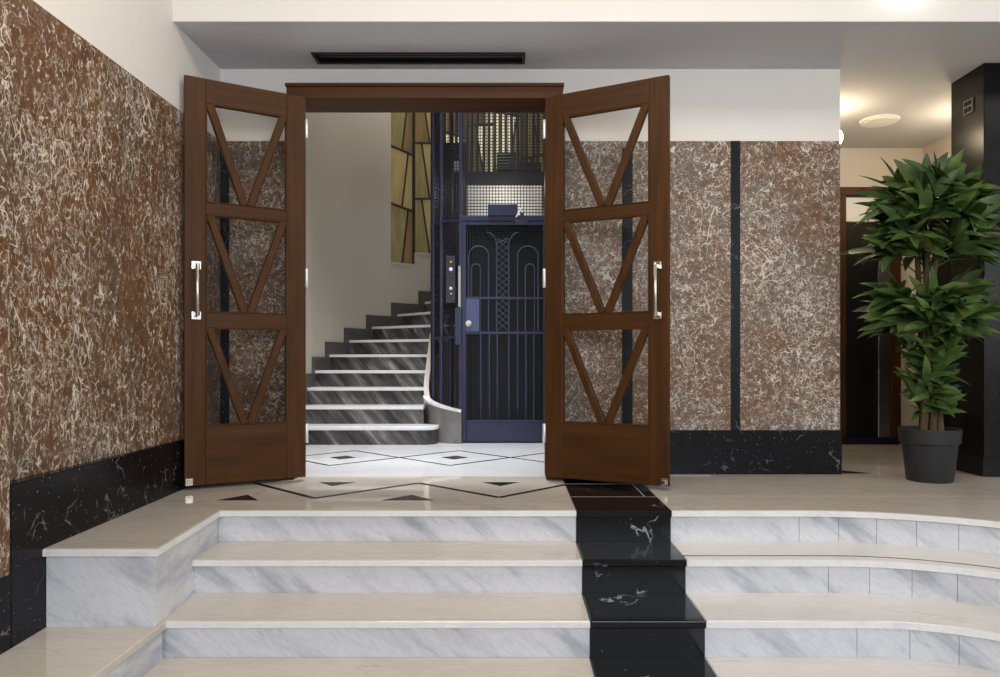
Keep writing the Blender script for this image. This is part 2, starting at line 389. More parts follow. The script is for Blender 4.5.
# left wall ------------------------------------------------------------
w = MB(); w.box(LX-.1, -1.735, -2.9, 2.487, -.04, MT); w.box(LX-.1, LX, 2.489, 3.158, BT, MT); w.box(LX-.1, LX, 3.160, FY, BT, MT); w.box(LX-.1, LX-.002, -2.9, FY, -.5, MT)
lw = struct(obj('wall_left', w, M['marble_left']))
w = MB(); w.box(LX-.1, LX, 2.487, FY, MT, 3.4); w.box(LX-.1, -1.735, -2.9, 2.487, MT, 3.4); o = obj('upper_wall', w, M['paint'], lw); lab(o, 'plain white painted wall above the marble')
w = MB()
w.prism([(LX-.1, 2.49), (-1.731, 2.49), (-1.766, 3.549), (LX-.1, 3.549)], -.33, BT); w.prism([(LX-.1, 3.551), (-1.7661, 3.551), (-1.778, 3.82), (-1.778, FY), (LX-.1, FY)], -.03, BT)
w.box(LX-.1, -1.731, -2.9, 2.488, -.64, -.04); w.prism([(LX-.1, 2.489), (-1.733, 2.489), (-1.768, 3.56), (LX-.1, 3.56)], -.32, BT-.001)
struct(obj('baseboard_left', w, M['black_base'], bevel=.003))
# door wall ------------------------------------------------------------
RX = 2.014
OL, OR_, OT = -1.30, .283, 2.30
w = MB(); w.box(LX, OL, FY, FY+.12, BT, MT); w.box(OR_, .675, FY, FY+.12, BT, MT); w.box(.74, 1.343, FY, FY+.12, BT, MT); w.box(1.40, RX, FY, FY+.12, BT, MT)
bw = struct(obj('wall_back', w, M['marble_back']))
w = MB(); w.box(LX-.1, OL, FY, FY+.12, MT, 3.4); w.box(OR_, RX, FY, FY+.12, MT, 3.4); w.box(OL, OR_, FY, FY+.12, OT, 3.4); w.box(OL-.001, OR_+.001, FY+.002, FY+.118, MT, 3.39) if False else None
lab(obj('upper_wall', w, M['paint'], bw), 'plain white painted wall above the marble panels')
w = MB(); w.box(LX, -1.735, FY-.004, FY+.12, BT, 2.0); lab(obj('black_strip', w, M['black_strip'], bw), 'black marble strip in the left corner')
w = MB(); w.box(.675, .74, FY-.004, FY+.12, BT, 2.0); lab(obj('black_strip', w, M['black_strip'], bw), 'black marble strip beside the door')
w = MB(); w.box(.675, .74, FY, FY+.12, 2.0, MT); lab(obj('marble_cap', w, M['marble_back'], bw), 'brown marble above the strip')
w = MB(); w.box(1.343, 1.40, FY-.004, FY+.12, BT, MT); lab(obj('black_strip', w, M['black_strip'], bw), 'black marble strip between the right marble panels')
w = MB(); w.box(LX, OL, FY-.018, FY+.12, 0, BT); w.box(OR_, RX+.004, FY-.018, FY+.12, 0, BT); w.box(RX, RX+.012, FY+.001, 6.05, 0, BT)
struct(obj('baseboard_back', w, M['black_base'], bevel=.003))
# foyer side walls
w = MB(); w.box(1.2, RX, FY+.12, 6.07, 0, 3.4); struct(obj('wall_recess_left', w, M['cream']))
w = MB(); w.box(1.10, 1.2, FY+.12, 8.6, 0, 4.8); struct(obj('wall_foyer_right', w, M['foyer']))
# soffit + beam
w = MB(); w.box(LX-.1, 6.5, 3.80, 6.2, SOF, SOF+.08); 
w2 = MB(); 
VX0, VX1, VY0, VY1 = -1.165, .072, 4.185, 4.335
w = MB()
w.box(LX-.1, VX0, 3.802, FY+.1, SOF, SOF+.08); w.box(VX1, 6.5, 3.802, FY+.1, SOF, SOF+.08); w.box(VX0, VX1, 3.802, VY0, SOF, SOF+.08); w.box(VX0, VX1, VY1, FY+.1, SOF, SOF+.08)
w.box(RX-.05, 6.5, FY+.1, 6.2, SOF, SOF+.08)
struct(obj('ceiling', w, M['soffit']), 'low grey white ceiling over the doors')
w = MB(); w.box(LX-.1, 6.5, 3.80, 3.86, SOF+.002, 3.3); struct(obj('trim_1', w, M['paint']), 'white fascia of the dropped ceiling')
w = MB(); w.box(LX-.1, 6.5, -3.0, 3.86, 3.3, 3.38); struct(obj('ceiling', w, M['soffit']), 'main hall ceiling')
# recess
w = MB(); w.box(RX-.1, 2.78, 6.07, 6.17, 0, SOF); w.box(2.78, 3.254, 6.07, 6.17, 2.15, SOF); w.box(3.254, 3.60, 6.07, 6.17, 0, SOF); w.box(2.7, 3.3, 6.12, 6.17, 0, SOF)
struct(obj('wall_recess_back', w, M['cream']))
w = MB(); w.box(3.465, 3.565, 4.72, 6.08, 0, SOF); struct(obj('wall_recess_right', w, M['cream']))
d3 = MB(); d3.box(2.80, 3.07, 6.075, 6.11, .03, 1.86)
door3 = struct(obj('door_3', d3, M['void'], bevel=.004), 'black door at the back of the side passage')
d = MB(); d.box(2.80, 3.07, 6.08, 6.10, 1.87, 2.07); lab(obj('transom_panel', d, M['white_plastic'], door3), 'white panel above the black door')
d = MB(); d.box(3.07, 3.17, 6.03, 6.11, .0, 2.09); lab(obj('jamb', d, M['steel'], door3, bevel=.003), 'brushed steel jamb')
d = MB(); d.box(3.17, 3.254, 6.02, 6.11, .0, 2.15); d.box(2.74, 3.17, 6.03, 6.11, 2.085, 2.15); d.box(2.74, 2.80, 6.03, 6.11, 0, 2.085); obj('jamb', d, M['wood_v'], door3, bevel=.003)
d = MB(); d.box(2.70, 3.20, 5.96, 6.02, 0, .055); obj('threshold', d, M['void'], door3, bevel=.004)
d4 = MB(); d4.box(3.435, 3.464, 4.80, 5.85, .02, 1.78); door4 = struct(obj('door_4', d4, M['void'], bevel=.004), 'black door in the passage side behind the plant')
d = MB(); d.lathe([(.012, 0), (.012, -.03), (.025, -.034), (.025, -.055), (.01, -.06)], (3.435, 5.72, .95), 12, 'x'); obj('door_knob', d, M['steel'], door4, smooth=True)
# hall closure
w = MB(); w.box(6.5, 6.6, -3.0, 6.2, -.1, 3.4); struct(obj('wall_right', w, M['paint']))
w = MB(); w.box(LX-.1, -1.0, -3.1, -2.9, -.64, 3.4); w.box(4.6, 6.6, -3.1, -2.9, -.64, 3.4); w.box(-1.0, 4.6, -3.1, -2.9, 2.6, 3.4); w.box(-1.0, 4.6, -3.1, -2.9, -.64, 0)
struct(obj('wall_front', w, M['paint']), 'entrance wall behind the viewer with a wide opening')

# door casing ------------------------------------------------------------
c = MB(); c.box(-1.316, .2975, 4.20, FY+.02, 2.229, 2.300); c.box(-1.322, .3035, 4.188, FY, 2.296, 2.313); c.box(-1.30, .283, 4.206, 4.212, 2.2275, 2.229); c.box(-1.30, .283, 4.35, FY+.03, 2.2285, 2.262)
dc = struct(obj('trim_2', c, M['wood_h'], bevel=.004), 'dark wooden door casing')
c = MB(); c.box(-1.316, -1.277, 4.215, FY+.03, 0, 2.23); c.box(.20, .2975, 4.215, FY+.03, 0, 2.23); lab(obj('jamb', c, M['wood_v'], dc, bevel=.003), 'dark wooden jamb')

# door leaves ------------------------------------------------------------
H = 2.205; Z0 = .022; TH = .032
def leaf(name, hinge, free, side, label):
    d = Vector((free[0]-hinge[0], free[1]-hinge[1])); w = d.length
    ang = atan2(d.y, d.x)
    e = empty(name, (hinge[0], hinge[1], 0), ang); struct(e, label)
    fy = -1 if side < 0 else 1        # outward (viewer) normal in local y
    # local x 0..w along the leaf, viewer side at local y=0
    # left leaf goes -x,-y ; viewer side is +y local ; right leaf goes +x,-y ; viewer side is -y local
    vs = 1 if side < 0 else -1
    def ly(a, b): a, b = -a*vs, -b*vs; return min(a, b), max(a, b)      # depth measured away from viewer
    y0, y1 = ly(0, TH)
    sw = .107; rows = [(.133, .672), (.736, 1.268), (1.352, 1.886)]
    fr = MB(); fr.box(0, sw, y0, y1, Z0, Z0+H); fr.box(w-sw, w, y0, y1, Z0, Z0+H)
    L = lambda mb, n, m, **k: obj(n, mb, m, e, local=True, **k)
    L(fr, 'stile', M['wood_v'], bevel=.003)
    rl = MB()
    for a, b in ((0, .133), (.672, .736), (1.268, 1.352), (1.886, H)): rl.box(sw, w-sw, y0 + .001, y1 - .001, Z0+H-b, Z0+H-a)
    L(rl, 'rail', M['wood_h'], bevel=.003)
    gl = MB(); bd = MB(); dg = MB()
    g0, g1 = ly(.014, .019); b0, b1 = ly(-.002, .03)
    for a, b in rows:
        zt, zb = Z0+H-a, Z0+H-b
        gl.box(sw, w-sw, g0, g1, zb, zt)
        t = .007
        bd.box(sw, sw+t, b0, b1, zb, zt); bd.box(w-sw-t, w-sw, b0, b1, zb, zt); bd.box(sw, w-sw, b0, b1, zt-t, zt); bd.box(sw, w-sw, b0, b1, zb, zb+t)
        for sx in (sw+.020, w-sw-.020):
            cxm = w/2 + (-.016 if sx < w/2 else .016)
            A = Vector((sx, 0, zt-.004)); B = Vector((cxm, 0, zb+.006)); dd = (B-A).normalized(); nn = Vector((dd.z, 0, -dd.x))
            bw_ = .022
            for yy in (-.007*vs*-1, -.026*vs):     # bar on both faces of the pane
                pass
            prof = []
            c0, c1 = ly(-.004, .031)
            ch = .006
            ring = [(-bw_, c0+ch), (-bw_+ch, c0), (bw_-ch, c0), (bw_, c0+ch), (bw_, c1-ch), (bw_-ch, c1), (-bw_+ch, c1), (-bw_, c1-ch)]
            vv = [A + nn*p + Vector((0, q, 0)) for p, q in ring] + [B + nn*p + Vector((0, q, 0)) for p, q in ring]
            dg.add(vv, [tuple(range(8)), tuple(range(15, 7, -1))] + [(i, (i+1) % 8, 8+(i+1) % 8, 8+i) for i in range(8)])
    L(gl, 'glass_pane', M['glass']); L(bd, 'glazing_bead', M['wood_v'], bevel=.003); L(dg, 'diagonal_bar', M['wood_v'], bevel=.002)
    # pull handle
    hx = w - .058; hz = 1.075; hl = .135
    h = MB()
    for s_ in (-1, 1):
        a0, a1 = ly(-.010, 0); h.box(hx-.023, hx+.023, a0, a1, hz+s_*hl-.021, hz+s_*hl+.021)
        a0, a1 = ly(-.014, -.009); h.box(hx-.017, hx+.017, a0, a1, hz+s_*hl-.015, hz+s_*hl+.015)
        a0, a1 = ly(-.06, -.01); h.box(hx-.009, hx+.009, a0, a1, hz+s_*(hl-.008)-.009, hz+s_*(hl-.008)+.009)
    h.tube([(hx, .056*vs, hz-hl-.004), (hx, .058*vs, hz-hl+.004), (hx, .058*vs, hz+hl-.004), (hx, .056*vs, hz+hl+.004)], [.009, .0115, .0115, .009], 14)
    lab(L(h, 'pull_handle', M['chrome'], smooth=True), 'polished metal pull handle')
    k = MB(); a0, a1 = ly(-.012, 0); k.box(w-.042, w-.004, a0, a1, Z0+.004, Z0+.044); a0, a1 = ly(-.02, -.012); k.box(w-.034, w-.012, a0, a1, Z0+.012, Z0+.036)
    lab(L(k, 'floor_bolt', M['chrome'], bevel=.002), 'small metal bolt at the foot of the door')
    for z in (2.04, 1.175, .275):
        k = MB(); k.lathe([(.008, z-.055), (.0095, z-.053), (.0095, z+.053), (.008, z+.055)], (-.004, .002*vs, 0), 12); a0, a1 = ly(0, .028); k.box(-.004, 0, a0, a1, z-.05, z+.05)
        lab(L(k, 'hinge', M['hinge'], smooth=True), 'pale metal hinge')
    return e
leaf('door_1', (-1.1965, 4.18), (-1.752, 3.85), -1, 'left leaf of the open dark wooden glazed double door')
leaf('door_2', (.1916, 4.18), (.838, 3.85), 1, 'right leaf of the open dark wooden glazed double door')

# air vent ------------------------------------------------------------
v = empty('air_vent', (-.55, 4.26, SOF)); tag(v, 'long black slot air vent in the low ceiling above the double door', 'vent')
b = MB(); b.box(VX0+.001, VX1-.001, VY0+.001, VY1-.001, SOF+.06, SOF+.075); obj('backing', b, M['void'], v)
b = MB(); t = .012
b.box(VX0-.006, VX1+.006, VY0-.006, VY0+t, SOF-.005, SOF+.03); b.box(VX0-.006, VX1+.006, VY1-t, VY1+.006, SOF-.005, SOF+.03); b.box(VX0-.006, VX0+t, VY0, VY1, SOF-.005, SOF+.03); b.box(VX1-t, VX1+.006, VY0, VY1, SOF-.005, SOF+.03)
obj('frame', b, M['void'], v, bevel=.002)
b = MB()
for i in range(4):
    y = VY0 + .03 + i*.03; b.obox((-.5465, y, SOF+.022), (1,0,0), (0,cos(.6),sin(.6)), (0,-sin(.6),cos(.6)), (VX1-VX0)/2-.012, .012, .0015)
obj('louvre', b, plain('black louvre', (.02,.02,.022), .35), v)

# lamps in view ------------------------------------------------------------
l = empty('wall_lamp', (2.07, 3.80, 2.774)); tag(l, 'round lit opal lamp on the white fascia at the top right', 'lamp')
b = MB(); b.lathe([(.17, 0), (.17, -.02), (.16, -.025)], (2.07, 3.80, 2.774), 40, 'y'); obj('lamp_base', b, M['white_plastic'], l, smooth=True)
b = MB(); b.lathe([(.19, -.02), (.188, -.04), (.17, -.06), (.12, -.075), (.05, -.082), (.001, -.083)], (2.07, 3.80, 2.774), 40, 'y'); obj('diffuser', b, M['lamp_cool'], l, smooth=True)
GX, GY, GZ = 2.268, 5.1, 2.272
l = empty('globe_lamp', (GX, GY, SOF)); tag(l, 'glowing globe lamp under the passage ceiling just round the corner of the marble wall', 'lamp')
b = MB(); b.lathe([(.05, 0), (.05, -.015), (.012, -.025), (.012, -.15)], (GX, GY, SOF), 24); obj('ceiling_mount', b, M['steel'], l, smooth=True)
b = MB(); b.lathe([(.001, -.07)] + [(.07*sin(a*pi/12), -.07*cos(a*pi/12)) for a in range(1, 12)] + [(.001, .07)], (GX, GY, GZ), 24); obj('globe_shade', b, M['lamp_warm'], l, smooth=True)
l = empty('ceiling_disc', (2.735, 5.36, SOF)); tag(l, 'round white flush disc fitting on the passage ceiling', 'ceiling fitting')
b = MB(); b.lathe([(.137, 0), (.137, -.008), (.128, -.016), (.115, -.016)], (2.735, 5.36, SOF), 40); obj('rim', b, M['white_plastic'], l, smooth=True)
b = MB(); b.lathe([(.115, -.012), (.112, -.020), (.06, -.023), (.001, -.0235)], (2.735, 5.36, SOF), 40); obj('grille', b, M['white_plastic'], l, smooth=True)

# pillar ------------------------------------------------------------
PX, PY = 2.835, 4.325
p = empty('pillar', (PX+.4, PY+.14, 0)); tag(p, 'square black polished stone pillar behind the potted plant', 'pillar')
b = MB(); b.box(PX, PX+.9, PY, PY+.325, 0, SOF); obj('shaft', b, M['pillar'], p, bevel=.004)
b = MB(); b.box(PX-.018, PX+.918, PY-.018, PY+.34, 0, .115); obj('plinth', b, M['pillar'], p, bevel=.006)
s = empty('wall_socket', (PX, 4.47, 2.27)); tag(s, 'small square switch plate high on the black pillar', 'switch')
b = MB(); b.box(PX-.010, PX, 4.42, 4.51, 2.225, 2.315); obj('plate', b, M['socket'], s, bevel=.003)
b = MB()
for zz in (2.25, 2.29):
    b.box(PX-.016, PX-.009, 4.435, 4.46, zz-.014, zz+.014); b.box(PX-.016, PX-.009, 4.47, 4.495, zz-.014, zz+.014)
obj('button', b, M['void'], s, bevel=.002)

# stairwell ------------------------------------------------------------
SC = (-.1, 6.65); SR = 1.735; IR = .66
def pol(a, r): return (SC[0] + r*cos(radians(a)), SC[1] + r*sin(radians(a)))
WT = 4.8
w = MB(); w.wallstrip([pol(a, SR) for a in [180 - (180-134.9)*i/16 for i in range(17)]], .12, 0, WT)
w.box(SC[0]-SR-.12, SC[0]-SR, FY+.12, SC[1], 0, WT)
cols = [(134.9 - 10.4*i, 134.9 - 10.4*(i+1)) for i in range(9)]
sills = [1.768 + .135*i for i in range(9)]
for (a0, a1), z in zip(cols, sills):
    w.wallstrip([pol(a0 + (a1-a0)*i/4, SR) for i in range(5)], .12, 0, z)
aL = cols[-1][1]
w.wallstrip([pol(aL + (0-aL)*i/12, SR) for i in range(13)], .12, 0, WT)
struct(obj('wall_stairwell', w, M['foyer']), 'curved cream wall of the stairwell')
for ci, ((a0, a1), z) in enumerate(zip(cols, sills)):
    rw = SR + .05
    e = empty('window_%d' % (ci+1), (*pol((a0+a1)/2, rw), z)); struct(e)
    fr = MB(); gl = MB()
    def pt(u, zz, r=rw): return (*pol(a0 + (a1-a0)*u, r), zz)
    def quad(us, zs, mi):
        gl.m = mi; vs = [pt(u, q) for u, q in zip(us, zs)] + [pt(u, q, rw+.008) for u, q in zip(us, zs)]
        gl.add(vs, [(0,1,2,3), (7,6,5,4), (0,4,5,1), (1,5,6,2), (2,6,7,3), (3,7,4,0)])
    zt = z; row = 0
    flip = ci % 2
    while zt < WT - .05:
        z1 = min(WT, zt + .635); um0, um1 = ((.55, .80) if not flip else (.62, .30))
        s0 = .03 if not flip else -.02
        pale = (3 if ci < 5 else 1) if ci >= 2 else None  # panes behind the lift coloured as sunlit, the last columns as unlit
        ka = pale if (pale and (row+ci) % 3 != 1) else (0 if (row + ci) % 2 else 1); kb = 2 if (row+ci) % 2 == 0 else 0
        if flip: ka, kb = (2 if row == 2 else 1), (pale or 0)
        zz0, zz1 = zt, z1
        quad((0, um0, um1, 0), (zz0, zz0, zz1, zz1), ka); quad((um0, 1, 1, um1), (zz0, zz0, zz1, zz1), kb)
        fr.tube([pt(um0, zz0), pt(um1, zz1)], .011, 6); fr.tube([pt(0, zz1+s0), pt(1, zz1-s0)], .013, 6)
        zt = z1; row += 1
    for u in (0.02, .98): fr.tube([pt(u, z), pt(u, WT)], .014, 6)
    if ci >= 2:
        for u in (.18, .40, .60, .82): fr.tube([pt(u+random.uniform(-.05,.05), z), pt(u+random.uniform(-.05,.05), WT)], .020, 6)
    obj('glass_pane', gl, M['gold'], e); obj('lead_came', fr, M['lead'], e)
    sl = MB(); sl.wallstrip([pol(a0 + (a1-a0)*i/4, SR-.012) for i in range(5)], .13, z-.012, z+.006); obj('sill', sl, M['foyer'], e)
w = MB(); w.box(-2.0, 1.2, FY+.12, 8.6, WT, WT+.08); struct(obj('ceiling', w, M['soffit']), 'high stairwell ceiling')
w = MB(); w.box(-1.92, 1.2, FY+.1, FY+.12, 2.30, WT); struct(obj('wall_foyer_front', w, M['foyer']))

ws = empty('winding_staircase', (-1.2, 6.3, 0)); tag(ws, 'winding grey marble staircase with white treads rising around the lift', 'staircase')
r = .150
YS = {1: 5.92, 2: 6.15, 3: 6.41}
ang = {4: 179.5, 5: 167.5, 6: 155.5}
for k in range(7, 17): ang[k] = 155.5 - 11.5*(k-6)
OX = SC[0]-SR
for k in range(1, 14):
    z = .003 + r*k
    t = MB()
    if k <= 3:
        yb = YS[k+1] + .05 if k < 3 else SC[1] + .05
        if k == 1:
            poly = [(OX, yb), (OX, YS[1])] + [(-.73 + .115*sin(i/8*pi/2), YS[1]+.115-.115*cos(i/8*pi/2)) for i in range(9)] + [(-.615, 6.10), (-.69, 6.14), (-.77, yb)]
            t.prism(poly, z-.032, z)
        else: t.box(OX, -.757, YS[k], yb, z-.026, z)
    else:
        a0 = ang[k]; a1 = ang.get(k+1, ang[k]-11.5) - 2
        off = .02
        poly = [pol(a0 + (a1-a0)*i/6, SR) for i in range(7)] + [pol(a1 + (a0-a1)*i/4, IR) for i in range(5)]
        t.prism(poly, z-.026, z)
    obj('tread', t, M['nosing'], ws, bevel=.008 if k == 1 else .004)
    t = MB(); zb = z - r; zt_ = z - .026
    if k == 1:
        poly = [(OX, 6.2), (OX, YS[1]+.02)] + [(-.735 + .105*sin(i/8*pi/2), YS[1]+.125-.105*cos(i/8*pi/2)) for i in range(9)] + [(-.63, 6.11), (-.70, 6.15), (-.77, 6.2)]
        t.prism(poly, 0, z-.032)
    elif k <= 3: t.box(OX, -.757, YS[k]+.02, YS[k]+.04, zb, zt_)
    else:
        A = Vector(pol(ang[k], IR)); B = Vector(pol(ang[k], SR)); d = (B-A).normalized(); nrm = Vector((d.y, -d.x))
        A += nrm*.02; B += nrm*.02; C_ = B + nrm*.02; D = A + nrm*.02
        t.prism([tuple(A), tuple(B), tuple(C_), tuple(D)], zb, zt_)
    lab(obj('riser', t, M['streak'], ws), 'grey streaked marble riser')
sk = MB()
for k in range(1, 14):
    z = .003 + r*k
    if k <= 3:
        y1 = YS[k+1]-.05 if k < 3 else SC[1]-.045
        sk.box(OX, OX+.014, YS[k]-.05, y1, z-r, z+.125)
    else:
        a0 = ang[k] + 2.4; a1 = ang.get(k+1, ang[k]-11.5) + 2.4
        sk.wallstrip([pol(a0 + (a1-a0)*i/4, SR-.014) for i in range(5)], .0135, z-.2, z+.125)
sk.box(OX, OX+.014, FY+.13, YS[1]-.05, 0, .128)
lab(obj('skirting', sk, M['skirt'], ws), 'stepped dark grey marble skirting along the wall')
# curb
def cage_path(off=0, yend=7.3, n=12):
    cx, cy, rx, ry = -.42, 6.5, .315+off, .43+off
    p = [(cx - rx*sin(i/n*pi/2), cy - ry*cos(i/n*pi/2)) for i in range(n+1)]
    return p + [(cx-rx, cy + (yend-cy)*(i+1)/4) for i in range(4)]
cp = cage_path(.012, 6.95); ztop = []
acc = 0
for i, q in enumerate(cp):
    if i: acc += (Vector(cp[i]) - Vector(cp[i-1])).length
    ztop.append(.262 + acc*.22 if acc < .42 else .354 + (acc-.42)*.95)
cb = MB(); cb.wallstrip(list(reversed(cp)), -.045, 0, list(reversed(ztop)))
kk = [i for i, z in enumerate(ztop) if z < .40]; kl = kk[-1]
cu2 = MB(); cu2.wallstrip(list(reversed(cp[kl:])), -.045, 0, list(reversed(ztop[kl:])))
lab(obj('string_wall', cu2, M['cream'], ws, smooth=True), 'upper string of the stair, coloured cream for its lit face')  # lighter colour stands in for light on the outer face
cb = MB(); cb.wallstrip(list(reversed(cp[:kl+1])), -.045, 0, list(reversed(ztop[:kl+1])))
cu = lab(obj('curb_wall', cb, M['curb'], ws, smooth=True), 'low curved grey marble wall around the lift')
cc = MB(); cc.wallstrip(list(reversed(cage_path(.018, 6.95)[:kl+1])), -.057, [z for z in reversed(ztop[:kl+1])], [z+.02 for z in reversed(ztop[:kl+1])]); lab(obj('cap', cc, M['nosing'], cu, smooth=True), 'white marble cap')

# lift ------------------------------------------------------------
LY = 6.07
lf = empty('cage_lift', (-.07, 6.6, 0)); tag(lf, 'old navy blue wire cage lift with arched metal door beside the stairs', 'lift')
def P(name, mb, mat, par=lf, **k): return obj(name, mb, mat, par, **k)
DX0, DX1 = -.42, .275; DT = 1.87
XR = .31
b = MB()
for x, y in ((DX0-.012, LY+.01), (XR, LY+.01)): b.box(x-.016, x+.016, y-.016, y+.016, 0, 4.2)
pth = cage_path(-.012, 7.3)
P('corner_post', b, M['navy'], bevel=.003)
for q in (pth[5], pth[8], pth[12]):
    b = MB(); b.box(q[0]-.012, q[0]+.012, q[1]-.012, q[1]+.012, .30, 4.2); P('corner_post', b, M['navy'], bevel=.003)
# curved mesh side
def resample(pp, d):
    out = [Vector(pp[0])]; rem = d
    for a, c in zip(pp, pp[1:]):
        a = Vector(a); c = Vector(c); L_ = (c-a).length; t_ = rem
        while t_ <= L_: out.append(a + (c-a)*t_/L_); t_ += d
        rem = t_ - L_
    return out
b = MB(); sp = resample(pth, .026); wr = .0032
zl = lambda i: .30 + max(0, (i*.026)-.42)*.9 
for i, q in enumerate(sp): b.tube([(q.x, q.y, max(.28, zl(i))), (q.x, q.y, 4.2)], wr, 4)
z = .9
while z < 4.2:
    b.tube([(q.x, q.y, z) for q in sp[::2]], wr, 4); z += .026
P('wire_mesh', b, M['navy_dark'])
for z, h in ((DT, .02), (.88, .02), (3.2, .03)):
    b = MB(); b.wallstrip([(q.x, q.y) for q in sp[::2]][::-1], -.012, z, z+h); P('band_rail', b, M['navy'])
b = MB()
for i in (4, 9, 15, 20):
    q = sp[i]; b.tube([(q.x, q.y-.008, .3), (q.x, q.y-.008, .9)], .007, 6)
for q in (sp[15],): b.tube([(q.x-.006, q.y-.012, .45), (q.x+.012, q.y-.02, .47), (q.x-.006, q.y-.012, .50)], .006, 6); b.tube([(q.x-.006, q.y-.012, .62), (q.x+.012, q.y-.02, .65), (q.x-.006, q.y-.012, .68)], .006, 6)
P('guard_bar', b, M['navy'])
# transom mesh
b = MB(); x = DX0+.02
while x < XR-.015: b.box(x-.003, x+.003, LY+.012, LY+.017, DT+.04, 4.2); x += .0262
z = DT+.05
while z < 4.2: b.box(DX0, XR, LY+.017, LY+.022, z-.003, z+.003); z += .0262
P('wire_mesh', b, M['navy_dark'])
b = MB(); b.box(DX0-.02, XR+.016, LY-.012, LY+.035, DT, DT+.045); P('header', b, M['navy'], bevel=.004)
# door
dr = MB(); fw = .034
dr.box(DX0, DX0+fw, LY-.01, LY+.022, .012, DT-.003); dr.box(DX1-fw+.02, DX1+.02, LY-.01, LY+.022, .012, DT-.003); dr.box(DX0+fw, DX1, LY-.009, LY+.021, DT-.035, DT-.003)
door = P('door', dr, M['navy'], bevel=.003)
def D(n, mb, m, **k): return obj(n, mb, m, door, **k)
b = MB(); b.box(DX0+fw, DX1, LY-.006, LY+.02, .012, .195); b.box(DX0+fw+.004, DX1-.016, LY-.010, LY-.004, .178, .195); D('kick_plate', b, M['navy'], bevel=.003)
b = MB(); b.box(DX0+fw, DX1, LY-.008, LY+.012, 1.212, 1.232); b.box(DX0+fw, DX1, LY-.008, LY+.012, .918, .940); D('cross_rail', b, M['navy'], bevel=.002)
b = MB()
for px in (480.7, 489.4, 497.3, 509, 517.6, 525.9, 534):
    x = (px-512)/720*LY; b.box(x-.008, x+.008, LY-.007, LY+.005, .30 if px != 534 else .195, .92); b.box(x-.004, x+.004, LY-.005, LY+.003, .195, .30)
D('bar', b, M['navy'], bevel=.002)
b = MB(); yy = LY-.003
X = lambda px: (px-512)/720*LY
Zp = lambda py: .7-(py-360)/720*LY
rr = .0048
b.tube([(X(496.6), yy, .94)] + [(X(496.6), yy, Zp(246))] + [(X(496.6) - .085*(1-cos(i/8*pi/2)), yy, Zp(246) + .115*sin(i/8*pi/2)) for i in range(1, 9)], rr, 6)
b.tube([(X(509), yy, .94)] + [(X(509), yy, Zp(246))] + [(X(509) + .085*(1-cos(i/8*pi/2)), yy, Zp(246) + .115*sin(i/8*pi/2)) for i in range(1, 9)], rr, 6)
def arch(xa, xb, ztop):
    R_ = (xb-xa)/2; cx = (xa+xb)/2
    b.tube([(xa, yy, .94)] + [(cx - R_*cos(pi*i/12), yy, ztop - R_ + R_*sin(pi*i/12)) for i in range(13)] + [(xb, yy, .94)], rr, 6)
arch(X(468.8), X(488.6), Zp(246)); arch(X(471.5), X(480.3), Zp(264)); arch(X(517.6), X(538), Zp(246)); arch(X(525.4), X(534.5), Zp(264))
D('arch_scroll', b, plain('worn blue grey iron', (.06,.07,.115), .4), smooth=True)
b = MB(); x0, x1 = X(497), X(508.6); z = .945; q = .085
while z < Zp(240):
    z2 = min(z+q, Zp(238)); b.tube([(x0, yy, z), (x1, yy, z2)], .0035, 5); b.tube([(x1, yy+.003, z), (x0, yy+.003, z2)], .0035, 5); z += q*.62
D('lattice', b, plain('blue grey lattice', (.06,.07,.115), .4), smooth=True)
b = MB(); x = DX0+.045
while x < DX1: b.box(x-.0022, x+.0022, LY+.010, LY+.013, .19, DT-.03); x += .021
z = .2
while z < DT-.03: b.box(DX0+.03, DX1, LY+.013, LY+.016, z-.0022, z+.0022); z += .021
D('wire_mesh', b, M['navy_dark'])
b = MB(); b.box(X(466), X(479.5), LY-.014, LY+.01, .94, 1.212); D('lock_plate', b, plain('blue lock plate', (.045,.058,.165), .35), bevel=.003)
b = MB(); b.lathe([(.010, 0), (.010, -.03), (.022, -.036), (.027, -.05), (.022, -.064), (.008, -.069)], (X(469), LY-.012, Zp(324)), 16, 'y'); lab(D('knob', b, plain('pale worn knob', (.65,.63,.6), .3), smooth=True), 'pale round door knob')
b = MB(); b.box(X(455), X(462), LY-.025, LY+.02, Zp(345), Zp(308)); P('lock_box', b, M['navy'], bevel=.004)
# controls
cpn = MB(); cpn.box(X(446), X(455.5), LY-.012, LY+.01, Zp(303), Zp(256)); ctl = P('control_panel', cpn, plain('black control plate', (.012,.012,.014), .4), bevel=.003)
def button(px, py, rad, m, t_):
    q = MB(); q.lathe([(rad, 0), (rad, -.008), (rad*.7, -.011), (.0005, -.012)], (X(px), LY-.012, Zp(py)), 14, 'y'); lab(obj('button', q, m, ctl, smooth=True), t_)
button(451, 269.4, .014, M['btn_violet'], 'lit violet call button'); button(451, 262.3, .008, M['btn'], 'small pale button'); button(451.3, 277.5, .010, M['navy'], 'dark blue button'); button(451, 288.7, .013, M['btn'], 'pale round button'); button(451.3, 294, .007, M['btn'], 'small pale button')
b = MB(); b.box(X(458.4), X(460.6), LY-.008, LY+.004, Zp(307), Zp(266)); lab(P('cover_strip', b, plain('grey strip', (.45,.45,.45), .4)), 'pale grey strip beside the door')
b = MB(); b.box(X(488), X(517), LY-.035, LY-.005, Zp(216.5), Zp(205)); P('sign_box', b, M['navy'], bevel=.003)
b = MB(); b.box(X(515), X(527.5), LY-.05, LY-.012, Zp(226), Zp(221.5)); b.box(X(520), X(523.5), LY-.045, LY-.012, Zp(221.5), Zp(214))
cl = P('door_closer', b, M['navy'], bevel=.003)
